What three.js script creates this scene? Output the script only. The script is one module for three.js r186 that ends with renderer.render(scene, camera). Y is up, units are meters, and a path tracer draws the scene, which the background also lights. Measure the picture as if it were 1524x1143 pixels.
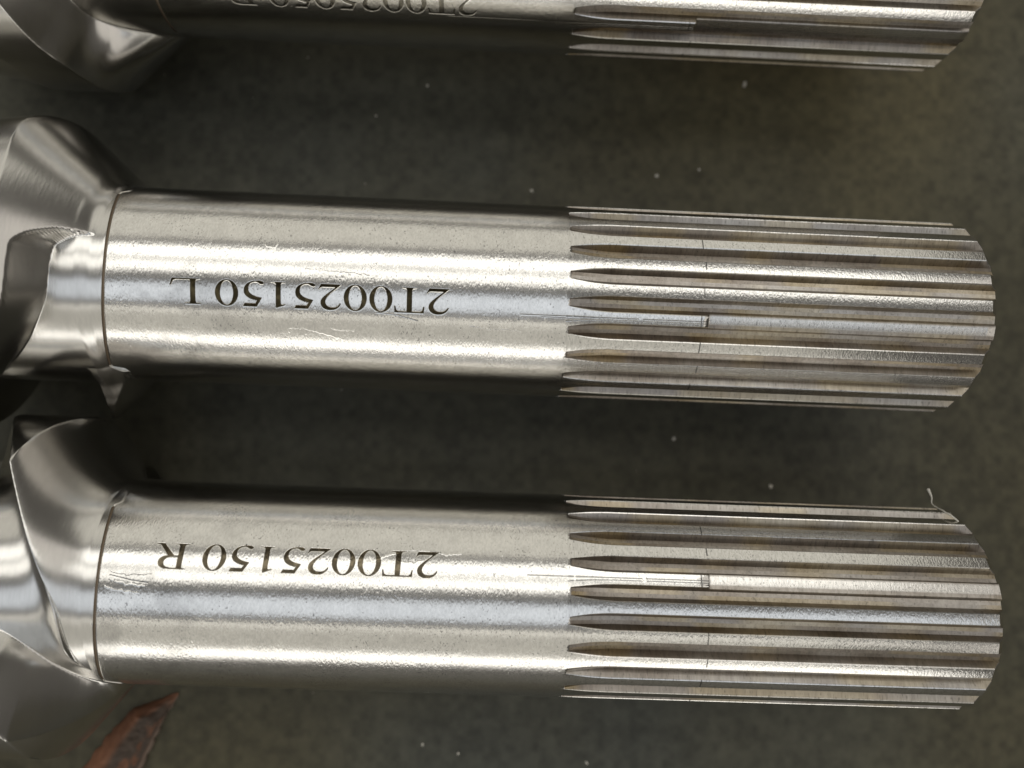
import * as THREE from 'three';
import { RectAreaLightUniformsLib } from 'three/addons/lights/RectAreaLightUniformsLib.js';
import { mergeGeometries } from 'three/addons/utils/BufferGeometryUtils.js';

// ---------------------------------------------------------------- camera, light, exposure
const AXIS = 0.0335;                       // height of the shaft axes above the table (radius of the screw end)
const scene = new THREE.Scene();
const camera = new THREE.PerspectiveCamera(52.85, 4 / 3, 0.005, 50);
camera.position.set(0, AXIS + 0.16165, 0);
{
  const right = new THREE.Vector3(0.99974, 0.022704, 0), up = new THREE.Vector3(-0.001741, 0.076657, -0.997056), back = new THREE.Vector3(-0.022637, 0.996799, 0.076677);
  camera.quaternion.setFromRotationMatrix(new THREE.Matrix4().makeBasis(right, up, back));
}
camera.focus = 0.147;
camera.userData.fStop = 9;
const renderer = new THREE.WebGLRenderer({ antialias: true });
renderer.toneMapping = THREE.LinearToneMapping;
renderer.toneMappingExposure = 1;
renderer.shadowMap.enabled = true;
RectAreaLightUniformsLib.init();
scene.background = new THREE.Color().setRGB(0.10, 0.094, 0.085);     // the plain pale hall round the bench

const taken = {};
function numbered(name) { const n = taken[name] = (taken[name] ?? -1) + 1; return n ? name + '_' + String(n).padStart(3, '0') : name; }
function tag(o, label, category, group, kind) {
  if (label) o.userData.label = label;
  if (category) o.userData.category = category;
  if (group) o.userData.group = group;
  if (kind) o.userData.kind = kind;
  return o;
}
function part(name, geometry, material, parent) {
  const m = new THREE.Mesh(geometry, material);
  m.name = parent === scene ? numbered(name) : name;
  m.castShadow = m.receiveShadow = true;
  parent.add(m);
  return m;
}
function lamp(label, [x, y, z], target, w, h, color, radiance) {
  const g = new THREE.Group(); g.name = numbered('light_panel'); tag(g, label, 'lamp', 'lamps of the hall over the bench');
  g.position.set(x, y, z); g.lookAt(...target); scene.add(g);
  const c = new THREE.Color().setRGB(...color);
  const housing = new THREE.BoxGeometry(w + 0.03, h + 0.03, 0.05); housing.translate(0, 0, -0.03);
  part('housing', housing, new THREE.MeshStandardMaterial({ name: 'panel_housing', color: 0xc8c8c4, roughness: 0.6 }), g);
  const glow = new THREE.BoxGeometry(w, h, 0.004);
  part('diffuser', glow, new THREE.MeshStandardMaterial({ name: 'panel_diffuser', color: 0x222222, emissive: c, emissiveIntensity: radiance * 0.2, roughness: 0.7 }), g);
  const l = new THREE.RectAreaLight(c, radiance * 0.8, w, h);
  l.position.set(0, 0, 0.006); l.rotation.y = Math.PI; g.add(l);
}
const H = 1.6, LX = -0.6, LEN = 3.4, AIM = [LX, AXIS, 0];  // unseen panels set out to match the bands reflected in the steel
lamp('long ceiling lamp panel, nearer of the bright pair', [LX, H, -0.40], AIM, LEN, 0.34, [1, 0.985, 0.945], 2.15);
lamp('long ceiling lamp panel, farther of the bright pair', [LX, H, -0.95], AIM, LEN, 0.46, [1, 0.985, 0.945], 2.25);
lamp('wide cool light panel added over the bench for a bluish reflection', [LX, H, 0.42], AIM, LEN, 0.60, [0.93, 0.99, 1.08], 1.05);  // added for the bluish band in the steel; its true source is unknown
lamp('thin tube lamp beside the cool panel', [LX, H, 1.12], AIM, LEN, 0.16, [1, 0.97, 0.9], 1.4);
lamp('wide dim fill panel added beyond the thin tube', [LX, H, 1.95], AIM, LEN, 1.2, [1, 0.97, 0.88], 0.62);  // added fill for the beige reflected band, no known fixture
lamp('upright lamp panel low beside the bench', [LX, 0.80, 2.4], AIM, 4.0, 0.6, [1, 0.975, 0.93], 2.25);
lamp('upright dim fill panel added low behind the bench', [LX, 1.12, -2.2], AIM, 4.4, 1.5, [1, 0.97, 0.88], 0.80);  // added to give the shanks their beige band near the horizon
lamp('upright faint fill panel added at the right end of the bench', [2.4, 1.9, 0.2], [0, AXIS, 0.2], 4.0, 1.6, [1, 0.95, 0.89], 0.85);  // added warm fill that keeps the screw ends from going dark

// ---------------------------------------------------------------- noise
function rng(seed) { let a = seed >>> 0; return () => { a = (a + 0x6D2B79F5) | 0; let t = Math.imul(a ^ (a >>> 15), 1 | a); t = (t + Math.imul(t ^ (t >>> 7), 61 | t)) ^ t; return ((t ^ (t >>> 14)) >>> 0) / 4294967296; }; }
const hash = (x, y, k) => { let h = Math.imul(x, 374761393) ^ Math.imul(y, 668265263) ^ Math.imul(k, 1274126177); h = Math.imul(h ^ (h >>> 13), 1274126177); return ((h ^ (h >>> 16)) >>> 0) / 4294967296; };
function vnoise(x, y, k) {
  const i = Math.floor(x), j = Math.floor(y), u = x - i, v = y - j, a = u * u * (3 - 2 * u), b = v * v * (3 - 2 * v);
  const p = hash(i, j, k), q = hash(i + 1, j, k), r = hash(i, j + 1, k), s = hash(i + 1, j + 1, k);
  return p + (q - p) * a + (r - p) * b + (p - q - r + s) * a * b;
}
const fbm = (x, y, k, n = 4) => { let s = 0, a = 0.5; for (let i = 0; i < n; i++) { s += a * vnoise(x, y, k + i); x = x * 2.03 + 7.1; y = y * 2.03 + 3.7; a *= 0.5; } return s; };
const clamp = (x, a = 0, b = 1) => Math.min(b, Math.max(a, x));
const sm = (x) => { x = clamp(x); return x * x * (3 - 2 * x); };
const lerp = (a, b, t) => a + (b - a) * t;
function table1(pts) {                                              // smooth curve through points, without overshoot
  const n = pts.length, d = [], m = [];
  for (let i = 0; i < n - 1; i++) d.push((pts[i + 1][1] - pts[i][1]) / (pts[i + 1][0] - pts[i][0]));
  for (let i = 0; i < n; i++) m.push(i === 0 ? d[0] : i === n - 1 ? d[n - 2] : d[i - 1] * d[i] <= 0 ? 0 : 2 * d[i - 1] * d[i] / (d[i - 1] + d[i]));
  return (x) => {
    if (x <= pts[0][0]) return pts[0][1];
    for (let i = 1; i < n; i++) if (x <= pts[i][0]) { const h = pts[i][0] - pts[i - 1][0], t = (x - pts[i - 1][0]) / h, t2 = t * t, t3 = t2 * t; return (2 * t3 - 3 * t2 + 1) * pts[i - 1][1] + (t3 - 2 * t2 + t) * h * m[i - 1] + (3 * t2 - 2 * t3) * pts[i][1] + (t3 - t2) * h * m[i]; }
    return pts[n - 1][1];
  };
}
function byteTexture(data, w, h, srgb, wrap) {
  const t = new THREE.DataTexture(data, w, h, THREE.RGBAFormat);
  if (srgb) t.colorSpace = THREE.SRGBColorSpace;
  t.magFilter = THREE.LinearFilter; t.minFilter = THREE.LinearFilter; if (wrap) t.wrapS = t.wrapT = THREE.RepeatWrapping; t.needsUpdate = true; return t;
}
function floatTexture(h, w, hh, wrap) {
  const d = new Float32Array(w * hh * 4); for (let i = 0; i < w * hh; i++) { d[i * 4] = d[i * 4 + 1] = d[i * 4 + 2] = h[i]; d[i * 4 + 3] = 1; }
  const t = new THREE.DataTexture(d, w, hh, THREE.RGBAFormat, THREE.FloatType);
  t.magFilter = THREE.LinearFilter; t.minFilter = THREE.LinearFilter; if (wrap) t.wrapS = t.wrapT = THREE.RepeatWrapping; t.needsUpdate = true; return t;
}
const srgb = (c) => Math.round(255 * (c <= 0.0031308 ? 12.92 * c : 1.055 * Math.pow(clamp(c), 1 / 2.4) - 0.055));

// ---------------------------------------------------------------- table
{
  const N = 1024, d = new Uint8Array(N * N * 4), b = new Float32Array(N * N), R = rng(5);
  for (let j = 0; j < N; j++) for (let i = 0; i < N; i++) {
    const x = i / N * 0.5, y = j / N * 0.5;                        // metres
    const big = fbm(x * 18, y * 18, 3), mid = fbm(x * 110, y * 110, 9), fine = fbm(x * 500, y * 500, 21, 3), warm = fbm(x * 12 + 3, y * 12, 33, 3);
    const sx = x - 0.335, sz = y - 0.165, litPatch = Math.exp(-(sx * sx / 0.003 + sz * sz / 0.0012)) * (0.6 + 0.8 * (warm - 0.2)), v = 0.059 * (1 + 0.35 * litPatch) * (0.62 + 0.45 * big + 0.16 * (mid - 0.47) * 1.8 + 0.75 * (fine - 0.45)), w = (warm - 0.45) * 0.5 + 0.2 * litPatch;  // light on the right side painted into the table colour as a warm patch
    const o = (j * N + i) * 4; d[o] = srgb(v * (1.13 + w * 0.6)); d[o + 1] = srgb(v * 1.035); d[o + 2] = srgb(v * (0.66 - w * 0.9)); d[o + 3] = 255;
    b[j * N + i] = fine * 0.6 + mid * 0.4;
  }
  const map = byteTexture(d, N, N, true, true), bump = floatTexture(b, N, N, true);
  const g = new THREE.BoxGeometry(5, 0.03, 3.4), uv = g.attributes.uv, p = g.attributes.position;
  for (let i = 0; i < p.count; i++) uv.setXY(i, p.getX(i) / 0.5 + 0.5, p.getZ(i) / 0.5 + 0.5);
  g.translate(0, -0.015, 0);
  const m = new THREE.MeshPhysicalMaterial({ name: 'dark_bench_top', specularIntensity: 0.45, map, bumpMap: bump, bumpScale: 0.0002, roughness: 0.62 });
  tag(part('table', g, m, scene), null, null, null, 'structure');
}

// ---------------------------------------------------------------- lettering: serif glyphs on a 1000 unit em
const GLYPH = {
  '0': [500, (c) => { c.ellipse(250, 331, 226, 345, 0, 0, 7); c.closePath(); c.ellipse(250, 331, 128, 316, 0, 0, 7); }],
  '1': [500, (c) => { poly(c, [[298, 676], [280, 676], [110, 594], [118, 574], [168, 592], [196, 578], [200, 540], [200, 70], [180, 26], [112, 18], [112, 0], [396, 0], [396, 18], [320, 26], [298, 70]]); }],
  '2': [500, (c) => { c.moveTo(476, 140); c.lineTo(458, 144); c.bezierCurveTo(425, 88, 405, 84, 360, 84); c.lineTo(138, 84); c.bezierCurveTo(235, 185, 325, 275, 375, 345); c.bezierCurveTo(414, 400, 426, 445, 426, 495); c.bezierCurveTo(426, 604, 347, 678, 237, 678); c.bezierCurveTo(130, 678, 60, 610, 28, 496); c.lineTo(50, 490); c.bezierCurveTo(80, 566, 130, 604, 198, 604); c.bezierCurveTo(280, 604, 332, 548, 332, 463); c.bezierCurveTo(332, 380, 278, 290, 188, 190); c.lineTo(28, 14); c.lineTo(28, 0); c.lineTo(424, 0); c.closePath(); }],
  '5': [500, (c) => { c.moveTo(168, 666); c.lineTo(438, 666); c.lineTo(404, 580); c.lineTo(196, 580); c.lineTo(160, 502); c.bezierCurveTo(310, 470, 418, 395, 418, 240); c.bezierCurveTo(418, 80, 295, -14, 150, -14); c.bezierCurveTo(78, -14, 30, 8, 30, 44); c.bezierCurveTo(30, 72, 52, 88, 78, 86); c.bezierCurveTo(112, 84, 130, 44, 178, 28); c.bezierCurveTo(262, 20, 330, 90, 330, 205); c.bezierCurveTo(330, 335, 222, 400, 66, 428); c.closePath(); }],
  T: [611, (c) => { poly(c, [[593, 662], [17, 662], [8, 490], [32, 490], [48, 585], [86, 626], [252, 626], [252, 90], [236, 30], [155, 19], [155, 0], [452, 0], [452, 19], [372, 30], [356, 90], [356, 626], [524, 626], [562, 585], [578, 490], [602, 490]]); }],
  L: [611, (c) => { poly(c, [[12, 662], [12, 643], [90, 632], [106, 580], [106, 82], [90, 30], [12, 19], [12, 0], [566, 0], [602, 176], [574, 184], [535, 70], [478, 38], [212, 38], [206, 80], [206, 580], [222, 632], [310, 643], [310, 662]]); }],
  R: [667, (c) => { poly(c, [[17, 0], [17, 19], [84, 28], [102, 80], [102, 582], [84, 634], [17, 643], [17, 662], [202, 662], [202, 80], [220, 28], [294, 19], [294, 0]]); c.moveTo(190, 662); c.lineTo(335, 662); c.bezierCurveTo(480, 662, 562, 600, 562, 490); c.bezierCurveTo(562, 385, 490, 326, 380, 314); c.lineTo(190, 312); c.lineTo(190, 350); c.lineTo(300, 350); c.bezierCurveTo(400, 355, 454, 400, 454, 490); c.bezierCurveTo(454, 570, 410, 620, 310, 625); c.lineTo(190, 625); c.closePath(); poly(c, [[262, 330], [386, 330], [580, 38], [659, 19], [659, 0], [500, 0]]); }],
  ' ': [250, () => {}],
};
function poly(c, pts) { pts.forEach((p, i) => (i ? c.lineTo(...p) : c.moveTo(...p))); c.closePath(); }

// ---------------------------------------------------------------- steel
const STEEL = [0.655, 0.637, 0.598];
const SR = 20;                                                     // shank radius, millimetres
const S0 = -80, S1 = 15;                                           // span of the shank's texture along the axis
function shankMaterial(k, mark, ink) {
  const W = 2048, Hh = 2048, Wb = 2048, Hb = 1024;
  const cv = document.createElement('canvas'); cv.width = W; cv.height = Hh;
  const c = cv.getContext('2d'); c.fillStyle = '#000'; c.fillRect(0, 0, W, Hh);
  const X = (s) => (s - S0) / (S1 - S0) * W, Y = (th) => (th + 180) / 360 * Hh;
  c.fillStyle = '#f00';                                            // red: lettering
  let x = 0; const ks = mark.em / (S1 - S0) * W / 1000, kt = mark.capDeg / 662 / 360 * Hh;
  for (const ch of mark.text) {
    c.save(); c.setTransform(-ks, 0, 0, kt, X(mark.s - x * mark.em / 1000), Y(mark.base));
    c.beginPath(); const [adv, draw] = GLYPH[ch]; draw(c); c.fill(ch === '0' ? 'evenodd' : 'nonzero'); c.restore(); x += adv;
  }
  c.globalCompositeOperation = 'lighter'; c.lineCap = 'round';
  c.strokeStyle = '#0f0';                                          // green: raised burrs and smears
  for (const [w, pts] of mark.burrs) { c.lineWidth = w; c.beginPath(); const R = rng(pts.length * 77 + k); const dense = []; for (let i = 1; i < pts.length; i++) for (let t = 0; t < 8; t++) dense.push([lerp(pts[i - 1][0], pts[i][0], t / 8), lerp(pts[i - 1][1], pts[i][1], t / 8)]); dense.forEach(([s, t], i) => { const p = [X(s + (R() - 0.5) * 0.16), Y(t + (R() - 0.5) * 0.9)]; i ? c.lineTo(...p) : c.moveTo(...p); }); c.stroke(); }
  c.strokeStyle = '#00f';                                          // blue: scribed lines and scratches
  for (const [w, pts] of mark.scribes) { c.lineWidth = w; c.beginPath(); pts.forEach(([s, t], i) => (i ? c.lineTo(X(s), Y(t)) : c.moveTo(X(s), Y(t)))); c.stroke(); }
  const R = rng(900 + k);
  for (let i = 0; i < 26; i++) { const s = lerp(-74, 13, R()), t = lerp(-75, 80, R()), a = (R() - 0.5) * 1.2, l = 0.3 + R() * R() * 3; c.lineWidth = 0.8 + R(); c.strokeStyle = R() < 0.5 ? '#060' : '#006'; c.beginPath(); c.moveTo(X(s), Y(t)); c.lineTo(X(s + l * Math.cos(a)), Y(t + l * Math.sin(a) * 2.9)); c.stroke(); }
  for (let i = 0; i < 520; i++) { const s = lerp(-74, 14, R()), t = lerp(-90, 95, R()); c.fillStyle = `rgba(0,0,255,${0.25 + R() * 0.5})`; c.beginPath(); c.ellipse(X(s), Y(t), 1 + R() * 2.2, 0.8 + R() * 1.2, 0, 0, 7); c.fill(); }      // pits
  for (let i = 0; i < 60; i++) { const s = lerp(-74, 14, R()), t = lerp(-90, 95, R()); c.fillStyle = '#0f0'; c.beginPath(); c.ellipse(X(s), Y(t), 1.5 + R() * 3, 1 + R() * 1.4, R() * 3, 0, 7); c.fill(); }
  const px = c.getImageData(0, 0, W, Hh).data;
  const col = new Uint8Array(W * Hh * 4), b = new Float32Array(Wb * Hb);
  for (let j = 0; j < Hh; j++) for (let i = 0; i < W; i++) {
    const o = (j * W + i) * 4, t = px[o] / 255, s = px[o + 2] / 255, mm = S0 + i / W * (S1 - S0), arc = j / Hh * 125.7;
    const v = 0.99 + 0.1 * (vnoise(mm * 0.5, arc * 0.7, 40 + k) - 0.5) + 0.14 * (vnoise(mm * 4.2, arc * 2.4, 60 + k) - 0.5) - (0.08 + 0.5 * sm((vnoise(mm * 0.25, arc * 0.3, 67 + k) - 0.45) * 3)) * sm((vnoise(mm * 5.5, arc * 3.4, 66 + k) - 0.8) * 6);
    const smear = sm((fbm(mm * 0.16, arc * 0.22, 95 + k, 3) - 0.5) * 5) * sm((-38 - mm) / 16);
    const it = ink[3] * (0.6 * vnoise(mm * 0.35, arc * 0.5, 80 + k) + 0.9 * sm((vnoise(mm * 1.3, arc * 1.3, 84 + k) - 0.5) * 3));
    for (let q = 0; q < 3; q++) { const base = STEEL[q] * v * (1 - 0.82 * s) * (1 - 0.2 * smear); col[o + q] = srgb(lerp(base, ink[q] * (0.75 + it), t)); }
    col[o + 3] = 255;
  }
  for (let j = 0; j < Hb; j++) for (let i = 0; i < Wb; i++) {
    const o = (j * 2 * W + i) * 4, mm = S0 + i / Wb * (S1 - S0), arc = j / Hb * 125.7;
    const grain = 1.2 * vnoise(mm * 4.6, arc * 2.5, 5 + k) + 0.9 * vnoise(mm * 8, arc * 3.9, 15 + k);     // ground finish
    const wavy = fbm(mm * 0.9, arc * 1.1, 25 + k, 2);
    b[j * Wb + i] = grain * 0.0085 * (0.55 + 0.9 * vnoise(mm * 0.2, arc * 0.3, 91 + k)) + wavy * 0.006 - px[o] / 255 * 0.032 + px[o + 1] / 255 * 0.022 - px[o + 2] / 255 * 0.025;   // millimetres
  }
  return new THREE.MeshStandardMaterial({ name: 'ground_steel_' + k, color: 0xffffff, metalness: 1, roughness: 0.19, map: byteTexture(col, W, Hh, true), bumpMap: floatTexture(b, Wb, Hb), bumpScale: 0.001 });
}

// spline teeth: u runs along the tooth, v across it from root to root
const TOOTH_LEN = 84;
function toothMaterial(k, cut) {
  const W = 2048, Hh = 128, col = new Uint8Array(W * Hh * 4), rough = new Uint8Array(W * Hh * 4), b = new Float32Array(W * Hh), R = rng(40 + k), tick = 25.2 + R() * 0.8, tickTo = 0.5 + R() * 0.4;
  for (let j = 0; j < Hh; j++) for (let i = 0; i < W; i++) {
    const mm = i / W * TOOTH_LEN, v = (j + 0.5) / Hh, a = Math.abs(v - 0.5), o = (j * W + i) * 4;     // land: a < 0.2, flank: a < 0.35, root beyond
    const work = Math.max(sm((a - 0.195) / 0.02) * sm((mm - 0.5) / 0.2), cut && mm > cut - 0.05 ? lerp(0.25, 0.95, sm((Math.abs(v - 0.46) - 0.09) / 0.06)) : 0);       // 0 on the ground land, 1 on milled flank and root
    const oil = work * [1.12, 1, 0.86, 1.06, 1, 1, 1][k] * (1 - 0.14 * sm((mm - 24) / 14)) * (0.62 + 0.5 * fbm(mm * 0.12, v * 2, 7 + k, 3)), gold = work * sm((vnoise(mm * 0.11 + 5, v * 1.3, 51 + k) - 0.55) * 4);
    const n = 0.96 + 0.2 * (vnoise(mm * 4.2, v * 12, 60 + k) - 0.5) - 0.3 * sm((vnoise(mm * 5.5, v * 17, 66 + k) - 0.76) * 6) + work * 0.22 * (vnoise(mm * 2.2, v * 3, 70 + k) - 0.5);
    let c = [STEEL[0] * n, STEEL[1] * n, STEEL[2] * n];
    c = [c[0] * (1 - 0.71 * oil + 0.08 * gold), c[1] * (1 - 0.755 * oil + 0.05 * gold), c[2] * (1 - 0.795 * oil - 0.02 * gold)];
    let dark = 0;
    if (cut) { if (mm < cut && (a < 0.014 || Math.abs(v - 0.58) < 0.012) && vnoise(mm * 0.8, 1, 3) > 0.05) dark = 0.6; if (Math.abs(mm - cut + 1.3) < 0.11 && a < 0.2) dark = 0.7; }
    else if (Math.abs(mm - tick) < 0.09 && k !== 1 && v < tickTo && a < 0.22) dark = 0.7;
    if (hash(i >> 1, j >> 2, 91 + k) > 0.9985) dark = Math.max(dark, 0.5);
    for (let q = 0; q < 3; q++) col[o + q] = srgb(c[q] * (1 - dark)); col[o + 3] = 255;
    rough[o] = rough[o + 1] = rough[o + 2] = 255 * (0.17 + 0.2 * work); rough[o + 3] = 255;
    const grain = 1.2 * vnoise(mm * 4.6, v * 15, 5 + k) + 0.9 * vnoise(mm * 8, v * 24, 15 + k);
    const chatter = Math.sin(mm * 7 + 2 * vnoise(mm * 0.6, v * 2, 31 + k)) * vnoise(mm * 0.25, v * 1.5, 33 + k) * 0.0022 + fbm(mm * 1.6, v * 3, 35 + k, 3) * 0.012;
    b[j * W + i] = lerp(grain * 0.006 + fbm(mm * 0.9, v * 5, 25 + k, 2) * 0.008, chatter, work) - dark * 0.03;
  }
  return new THREE.MeshStandardMaterial({ name: (cut ? 'milled_off_tooth_' : 'spline_tooth_') + k, metalness: 1, roughness: 1, roughnessMap: byteTexture(rough, W, Hh, false), map: byteTexture(col, W, Hh, true), bumpMap: floatTexture(b, W, Hh), bumpScale: 0.001 });
}
const toothMats = [0, 1, 2, 3].map((k) => toothMaterial(k, 0)), cutMats = [26, 26.7, 25.8].map((cut, k) => toothMaterial(k + 4, cut));
// screw end: milled and polished by hand
const headMat = (() => {
  const N = 1024, col = new Uint8Array(N * N * 4), b = new Float32Array(N * N);
  for (let j = 0; j < N; j++) for (let i = 0; i < N; i++) {
    const x = i / N * 60, y = j / N * 120, o = (j * N + i) * 4;      // millimetres
    const n = 0.93 + 0.14 * (fbm(x * 0.3, y * 0.25, 4) - 0.45) + 0.06 * (vnoise(x * 5, y * 0.8, 8) - 0.5);
    for (let q = 0; q < 3; q++) col[o + q] = srgb(STEEL[q] * n * 0.93); col[o + 3] = 255;
    b[j * N + i] = 0.03 * fbm(x * 0.22, y * 0.22, 14, 3) + 0.0035 * vnoise(x * 4, y * 0.7, 18) + 0.0015 * vnoise(x * 9, y * 2, 28);
  }
  return new THREE.MeshStandardMaterial({ name: 'polished_steel', metalness: 1, roughness: 0.21, map: byteTexture(col, N, N, true), bumpMap: floatTexture(b, N, N), bumpScale: 0.001 });
})();
const grooveMat = new THREE.MeshStandardMaterial({ name: 'dirty_groove', color: new THREE.Color().setRGB(0.22, 0.17, 0.12), metalness: 0.8, roughness: 0.6 });
const endMat = new THREE.MeshStandardMaterial({ name: 'turned_end', color: new THREE.Color().setRGB(...STEEL), metalness: 1, roughness: 0.35 });

// ---------------------------------------------------------------- shaft geometry (millimetres and degrees, written out in metres, AXIS above the table)
const D2R = Math.PI / 180;
function grid(nu, nv, f) {                                          // f(i, j) -> [s, radius, degrees, u, v]
  const p = [], uv = [], idx = [];
  for (let j = 0; j <= nv; j++) for (let i = 0; i <= nu; i++) { const [s, r, t, u, v] = f(i, j); p.push(s / 1000, AXIS + r * Math.cos(t * D2R) / 1000, r * Math.sin(t * D2R) / 1000); uv.push(u, v); }
  const n = nu + 1;
  for (let j = 0; j < nv; j++) for (let i = 0; i < nu; i++) { const a = j * n + i; idx.push(a, a + n, a + 1, a + 1, a + n, a + n + 1); }
  const g = new THREE.BufferGeometry();
  g.setAttribute('position', new THREE.Float32BufferAttribute(p, 3)); g.setAttribute('uv', new THREE.Float32BufferAttribute(uv, 2)); g.setIndex(idx); g.computeVertexNormals();
  return g;
}
const PITCH = 15, DEPTH = 1.55, FLOOR = 2.3, FLANK = 1.9;
function toothGeometry(mid, sA, sB, sCut) {
  const run = 13, s1 = sA + 0.6 + run, Rc = run * run / (2 * DEPTH) + DEPTH / 2;
  const depth = (s) => (s >= s1 ? DEPTH : s < sA + 0.5 ? 0 : Math.min(DEPTH, 0.24 + Math.max(0, DEPTH - (Rc - Math.sqrt(Math.max(0, Rc * Rc - (s1 - s) ** 2))))));
  const st = [sA, sA + 0.45]; for (let s = sA + 0.55; s < s1; s += 0.38) st.push(s);
  for (let s = s1; s < sB - 2; s += 2.4) if (!sCut || Math.abs(s - sCut) > 0.4) st.push(s);
  if (sCut) st.push(sCut, sCut + 0.02, sCut + 0.6);
  st.push(sB - 1.51, sB - 1.49, sB - 0.7, sB); st.sort((a, b) => a - b);
  const top = (s) => SR - (sCut && s > sCut ? 0.85 : 0) - (sCut ? 0.2 : 1.35) * Math.max(0, (s - (sB - 1.5)) / 1.5);
  const strips = [];
  const put = (n, v0, v1, f) => strips.push(grid(st.length - 1, n, (i, j) => { const s = st[i], d = depth(s), [a, r] = f(j / n, s, d); return [s, r, mid + a, (s - sA) / TOOTH_LEN, lerp(v0, v1, j / n)]; }));
  const fl = (d) => FLOOR * (0.74 + 0.26 * sm(d / DEPTH * 1.1));
  const root = (s, d) => Math.min(SR - d, top(s) - 0.01), half = PITCH / 2;
  const edge = (s, d) => half - fl(d) - FLANK * ((top(s) - (SR - d)) / DEPTH), bev = 0.16;
  put(2, 0, 0.15, (t, s, d) => [-half + t * fl(d), root(s, d)]);
  put(3, 0.15, 0.29, (t, s, d) => [lerp(-half + fl(d), -edge(s, d), t), lerp(root(s, d), top(s) - bev * Math.min(1, d), t)]);
  put(1, 0.29, 0.31, (t, s, d) => [lerp(-edge(s, d), -edge(s, d) + 0.5 * Math.min(1, d), t), lerp(top(s) - bev * Math.min(1, d), top(s), t)]);
  put(4, 0.31, 0.69, (t, s, d) => [lerp(-edge(s, d) + 0.5 * Math.min(1, d), edge(s, d) - 0.5 * Math.min(1, d), t), top(s)]);
  put(1, 0.69, 0.71, (t, s, d) => [lerp(edge(s, d) - 0.5 * Math.min(1, d), edge(s, d), t), lerp(top(s), top(s) - bev * Math.min(1, d), t)]);
  put(3, 0.71, 0.85, (t, s, d) => [lerp(edge(s, d), half - fl(d), t), lerp(top(s) - bev * Math.min(1, d), root(s, d), t)]);
  put(2, 0.85, 1, (t, s, d) => [half - fl(d) + t * fl(d), root(s, d)]);
  const e = edge(sB, DEPTH), prof = [[-half, root(sB, DEPTH)], [-half + FLOOR, root(sB, DEPTH)], [-e, top(sB)], [0, top(sB)], [e, top(sB)], [half - FLOOR, root(sB, DEPTH)], [half, root(sB, DEPTH)]];
  strips.push(grid(1, 6, (i, j) => [sB, i ? 17 : prof[j][1], mid + prof[j][0], 0.98, (prof[j][0] + half) / PITCH]));
  return mergeGeometries(strips);
}
function shaft(k, cfg) {
  const g = new THREE.Group(); g.name = numbered('splined_shaft'); tag(g, cfg.label, 'machine shaft', 'splined steel shafts lying side by side on the table');
  g.position.set(0, 0, cfg.z); g.rotation.y = -cfg.turn; scene.add(g);
  const upTo = (t) => (t > 0 ? cfg.bowTo + cfg.low : cfg.bowTo), collar = (t) => cfg.sc - cfg.bow * (1 - Math.cos(Math.min(Math.abs(t), upTo(t)) * D2R));
  part('shank', grid(46, 192, (i, j) => { const t = -180 + j / 192 * 360, a = collar(t), q = i / 46, s = i < 3 ? a + [0, 0.15, 0.4][i] : lerp(a + 0.4, cfg.spline, (i - 2) / 44); return [s, i === 0 ? SR - 0.22 : i === 1 ? SR - 0.05 : SR, t, (s - S0) / (S1 - S0), (t + 180) / 360]; }), shankMaterial(k, cfg.mark, cfg.ink), g);
  part('collar_groove', grid(2, 120, (i, j) => { const t = -180 + j * 3, a = collar(t); return [a + (i - 1) * 0.4, 19.72, t, i / 2, j / 120]; }), grooveMat, g);
  const NU = 300, NV = 560, sL = -128;
  part('screw_end', grid(NU, NV, (i, j) => {
    const t = -180 + j / NV * 360, start = lerp(collar(t) - 0.3, cfg.sc + 0.6, sm((Math.abs(t) - upTo(t) + 2) / 9)), q = Math.max(0, i - 1) / (NU - 1);
    const s = lerp(start, sL, Math.pow(q, 1.2)), r = cfg.head(s, t);
    return [s, i ? r : Math.min(r, 20) - 0.4, t, (s + 130) / 60, j / NV];
  }), headMat, g);
  for (let n = 0; n < 24; n++) {
    const cut = n === 0, mid = cfg.phase + n * PITCH;
    const m = part('spline_tooth', toothGeometry(mid, cfg.spline, cfg.end, cut ? cfg.step : 0), cut ? cutMats[k] : toothMats[(n * 7 + k) % 4], g);
    if (cut) m.userData.label = 'scribed tooth milled lower over its outer length';
  }
  part('end_face', grid(3, 72, (i, j) => [cfg.end, 17.1 * (1 - i / 3) + 0.01, j * 5, i / 3, j / 72]), endMat, g);
  return g;
}

// ---- upper shaft: only its lower half is in the picture
const u0 = table1([[-60, -112], [40, -92], [57, -89], [72, -87], [85, -85], [95, -81], [105, -74], [114, -70], [140, -69]]), u1 = table1([[-60, -118], [40, -97], [57, -93.5], [71, -91], [84, -88], [105, -86], [140, -85]]);
function headUpper(s, t) { const a = t < -60 ? t + 360 : t, f = (u0(a) - s) / (u0(a) - u1(a)); return 19.97 + 0.1 * sm((-69 - s) / 0.6) + 12.4 * Math.pow(clamp(f), 1.1) - 0.25 * Math.max(0, u1(a) - 12 - s) * 0.8; }
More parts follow.
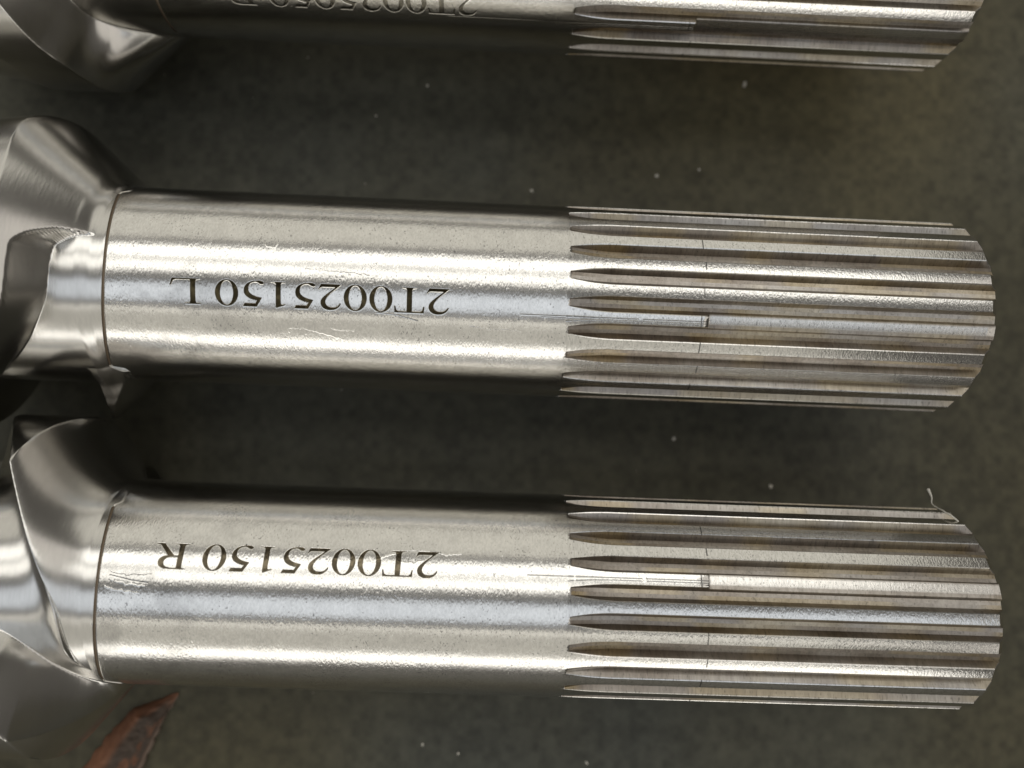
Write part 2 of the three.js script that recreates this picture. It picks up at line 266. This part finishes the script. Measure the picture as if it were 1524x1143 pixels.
// ---- middle shaft
const m0 = table1([[-90, -72.2], [-30, -73.7], [60, -74.2]]), mw = table1([[-17.6, -62], [-16.6, -72], [-15, -76], [-12, -79], [-7, -80.9], [15, -81.8], [38, -86], [60, -93], [90, -105]]);
const mr = table1([[40, -78.6], [91, -79.6], [120, -86], [150, -95], [180, -110]]), mh = table1([[64, 0], [78, 1.2], [86, 3.2], [91, 5], [110, 9], [140, 12.4]]);
const mc = table1([[-75, -91], [-68, -90.5], [-45, -88.4], [-23, -87], [0, -87.5], [20, -91], [60, -100]]);
const rise = (x, k, f) => (x <= 0 ? 0 : x < f ? k * x * x / (2 * f) : k * (x - f / 2));
function headMiddle(s, t) {
  const a = t < -160 ? t + 360 : t, q = clamp(a, -90, 60), base = 19.97 + 0.13 * sm((-72 - s) / 0.6) + 0.7 * sm((-74.6 - s) / 2.6);
  const at = (x) => { const y = rise(m0(q) - x, 0.9, 4); return (y + 12.3 - Math.sqrt((y - 12.3) ** 2 + 0.6)) / 2; };
  const land = Math.max(0, s < mc(q) ? at(mc(q)) - 0.13 * (mc(q) - s) : at(s)), foot = mw(a) - s;
  const wide = lerp(0.8, 3, sm((a + 12) / 10));                      // the wall of the milled channel leans
  let r = base + land * (a > 150 ? 0 : Math.pow(clamp(foot / wide), 0.85));
  if (a > 38) { const b = Math.min(rise(-71.3 - s, 1.0, 3), mh(a)) * sm((s - mr(a)) / 0.9 + 0.5); r = Math.max(r, base + b); }
  return Math.max(r, base);
}
// ---- lower shaft
const l1 = table1([[-90, -83.7], [-45, -87.5], [0, -92], [45, -96]]), lw = table1([[-140, -112], [-100, -104], [-90, -100.3], [-60, -91], [-41, -86], [-27.5, -83], [-12, -80], [7, -77], [37, -75], [45, -73.6], [50, -60]]), lb = table1([[-110, 0], [-95, 8], [-88, 17], [-84, 26], [-80, 39], [-76, 54], [-73, 64]]);
function headLower(s, t) {
  const a = t < -140 ? t + 360 : t; let r = 19.97 + 0.13 * sm((-71.1 - s) / 0.6);
  if (a < 60) { const f = clamp((-73.5 - s) / (-73.5 - l1(a))); r += 12.4 * Math.pow(f, a < -60 ? 1.6 : lerp(1.6, 1.15, sm((a + 60) / 40))) * sm((s - lw(a)) / 0.9 + 0.5) + (s < lw(a) ? 1.6 * Math.exp((s - lw(a)) / 1.7) * sm((lw(a) - s) / 0.5) : -0.8 * Math.min(1, f) * Math.exp((lw(a) - s) / 0.8)) * sm((45 - a) / 20); }
  if (a > 14) r = Math.max(r, 20.1 + Math.min(13.4, 1.22 * Math.max(0, -71.2 - s)) * clamp((a - lb(s)) / 13) * sm((a - 14) / 12));
  return r;
}
const INK = [0.036, 0.028, 0.014, 1.0];
shaft(0, { label: 'uppermost splined steel shaft, cut off by the top edge of the photo', z: -0.10721, turn: 0.03689, sc: -68.8, bow: 0.4, bowTo: 80, low: 20, spline: 16.6, end: 100.2, step: 42.6, phase: 70, head: headUpper, ink: [0.24, 0.225, 0.19, 0.5],
  mark: { text: '2T0025050 R', em: 9.35, capDeg: 13.4, s: -5.2 + 2.34, base: 55.4, burrs: [], scribes: [[2, [[-9, 69.6], [16, 69.9]]]] } });
shaft(1, { label: 'middle splined steel shaft, engraved with a number ending in L', z: -0.03027, turn: 0.03871, sc: -71.8, bow: 5.2, bowTo: 52, low: 13, spline: 13.6, end: 95.3, step: 40.3, phase: 17.6, head: headMiddle, ink: INK,
  mark: { text: '2T0025150 L', em: 9.48, capDeg: 13.56, s: -10.4 + 2.37, base: 5.9,
    burrs: [[2, [[-35, -2.4], [-31, -1.4], [-27, -0.9], [-22.6, -0.3]]], [3, [[-38.1, 30.2], [-35, 30.6], [-31, 33.6], [-27.6, 36]]], [3, [[-30.5, 29.5], [-28, 30.6], [-25.5, 30.6]]], [3.5, [[-4.2, 25.1], [-1, 27], [2, 26.6], [5.9, 27.2]]], [2.5, [[-45, 26], [-43.5, 28], [-42, 26.2]]], [2, [[-43, -14], [-41, -13], [-40.5, -15]]]],
    scribes: [[2, [[-21.8, 19.9], [-18, 20.6], [-14, 23.4]]], [2, [[5.1, 17.6], [15, 17.6]]], [1.4, [[9, 18.5], [15, 18.5]]]] } });
shaft(2, { label: 'lowest splined steel shaft, engraved with a number ending in R', z: 0.03008, turn: 0.03703, sc: -70.9, bow: 4.4, bowTo: 52, low: 9, spline: 13.2, end: 93.7, step: 39.0, phase: -18.9, head: headLower, ink: [0.06, 0.05, 0.033, 0.9],
  mark: { text: '2T0025150 R', em: 9.34, capDeg: 13.5, s: -12.6 + 2.33, base: -29.2,
    burrs: [[3, [[-22, -24], [-19.5, -27], [-17, -29.5], [-13.5, -30], [-9, -28], [-6, -29]]], [2.5, [[-18, -24], [-15, -23], [-12, -26]]], [3, [[-69, -14], [-66, -12.5], [-61, -13.6]]], [2.5, [[-69, -10], [-66, -7.6], [-62, -7]]], [3, [[-69.5, -6], [-66, -4], [-63, -3.5]]]],
    scribes: [[1.6, [[-69, -12], [-65, -9.5], [-62, -8.5]]], [2, [[5.8, -18.9], [15, -18.9]]]] } });

// ---------------------------------------------------------------- rust brown sliver on the table
{
  const right = [[-76.4, 60.4], [-79.3, 65.8], [-81.3, 70], [-83.5, 74.7], [-85.9, 80.8], [-88.1, 88], [-92, 97]], left = [[-77.6, 60.6], [-82.6, 62.4], [-86.9, 63.8], [-89.6, 66.4], [-93.3, 70.4], [-97.4, 76], [-104, 86]];
  const NU = 60, NV = 20, p = [], uv = [], idx = [], at = (a, t) => { const q = t * (a.length - 1), i = Math.min(a.length - 2, Math.floor(q)); return [lerp(a[i][0], a[i + 1][0], q - i), lerp(a[i][1], a[i + 1][1], q - i)]; };
  for (const side of [0, 1]) for (let i = 0; i <= NU; i++) for (let j = 0; j <= NV; j++) {
    const t = i / NU, w = j / NV, L = at(left, t), Rr = at(right, t), jag = (vnoise(i * 0.5, w < 0.5 ? 3 : 9, 7) - 0.5) * 0.8;
    const x = lerp(L[0], Rr[0], w) + (w === 0 || w === 1 ? jag : 0), z = lerp(L[1], Rr[1], w);
    const h = 0.3 + 2.2 * Math.sin(Math.PI * Math.pow(w, 0.8)) * sm(t * 4) + (fbm(x * 0.9, z * 0.9, 17) - 0.4) * 1.8 * Math.sin(Math.PI * w) + (w > 0.9 ? 0.7 * sm(t * 5) : 0);
    p.push(x / 1000, (side ? 0.05 : Math.max(0.25, h)) / 1000, z / 1000); uv.push(t, w);
  }
  const n = NV + 1, base = (NU + 1) * n;
  for (let i = 0; i < NU; i++) for (let j = 0; j < NV; j++) { const a = i * n + j; idx.push(a, a + 1, a + n, a + 1, a + n + 1, a + n); const b = a + base; idx.push(b, b + n, b + 1, b + 1, b + n, b + n + 1); }
  for (let i = 0; i < NU; i++) for (const j of [0, NV]) { const a = i * n + j, b = a + base; if (j) idx.push(a, b, a + n, a + n, b, b + n); else idx.push(a, a + n, b, a + n, b + n, b); }
  let g = new THREE.BufferGeometry(); g.setAttribute('position', new THREE.Float32BufferAttribute(p, 3)); g.setAttribute('uv', new THREE.Float32BufferAttribute(uv, 2)); g.setIndex(idx); g.computeVertexNormals();
  const W = 256, d = new Uint8Array(W * W * 4);
  for (let j = 0; j < W; j++) for (let i = 0; i < W; i++) {
    const t = i / W, w = j / W, m = fbm(t * 9, w * 5, 61), f = fbm(t * 34, w * 16, 71, 3), edge = sm((w - 0.9) * 14), mid = sm((w - 0.22) * 5) * (1 - edge) * sm(t * 7);
    const o = (j * W + i) * 4, k = 0.6 + 0.8 * m + 0.5 * (f - 0.45), dk = mid * sm((m - 0.24) * 5);
    const c = [lerp(0.16, 0.05, dk), lerp(0.066, 0.033, dk), lerp(0.03, 0.021, dk)], e = [0.12, 0.085, 0.06];
    for (let q = 0; q < 3; q++) d[o + q] = srgb(lerp(c[q] * k, e[q], edge)); d[o + 3] = 255;
  }
  const m = new THREE.MeshStandardMaterial({ name: 'rusty_bark', map: byteTexture(d, W, W, true), roughness: 0.8, side: THREE.DoubleSide });
  tag(part('rusty_sliver', g, m, scene), 'pointed rust brown sliver lying on the table below the lowest shaft', 'scrap');
}
// ---------------------------------------------------------------- pale fibre on the end of the lowest shaft
{
  const pts = [[91.2, 33.5, 9.6], [91.3, 34.5, 11.3], [91.0, 35, 12.4], [90.5, 40, 13.6], [91.2, 42, 14.6], [92.4, 42, 15.8], [92.9, 41.5, 17.3]].map((q) => new THREE.Vector3(...q).multiplyScalar(0.001));
  const c = new THREE.CatmullRomCurve3(pts), g = new THREE.TubeGeometry(c, 60, 0.00013, 6), q = g.attributes.position, ctr = new THREE.Vector3();
  for (let i = 0; i < q.count; i++) { const t = Math.floor(i / 7) / 60, k = t < 0.16 ? 2.6 - t * 10 : 0.75 + 0.5 * vnoise(t * 14, 1, 5); c.getPointAt(t, ctr); q.setXYZ(i, ctr.x + (q.getX(i) - ctr.x) * k, ctr.y + (q.getY(i) - ctr.y) * k, ctr.z + (q.getZ(i) - ctr.z) * k); }
  tag(part('fibre', g, new THREE.MeshStandardMaterial({ name: 'pale_fibre', color: new THREE.Color().setRGB(0.55, 0.52, 0.45), roughness: 0.7 }), scene), 'thin pale curled fibre clinging to the upper end edge of the lowest shaft', 'fibre');
}
// ---------------------------------------------------------------- dust
{
  const R = rng(12), gs = [], spots = [[42, -69.3, 1], [65.6, -94.1, 1.2], [9.5, -65.1, 0.8], [-17.6, -92.8, 0.7], [53.1, -71, 0.7], [45.4, -1.2, 0.9], [69.8, 10.8, 1.1], [-17.4, 73.2, 0.5], [-8.7, 75.4, 0.5], [22.7, 77.9, 0.6], [-30.8, -84.6, 0.5]];
  for (let i = 0; i < 12; i++) spots.push([lerp(-125, 140, R()), lerp(-115, 82, R()), 0.15 + 0.3 * R() * R()]);
  for (const [x, z, k] of spots) { const g = new THREE.IcosahedronGeometry(0.00042 * k, 0); g.scale(1 + R(), 0.5, 1 + R() * 0.6); g.rotateY(R() * 6); g.translate(x / 1000, 0.00015, z / 1000); gs.push(g); }
  tag(part('dust', mergeGeometries(gs), new THREE.MeshStandardMaterial({ name: 'dust', color: new THREE.Color().setRGB(0.5, 0.47, 0.4), roughness: 0.9 }), scene), 'pale dust specks scattered over the dark table', 'dust', null, 'stuff');
}
renderer.render(scene, camera);
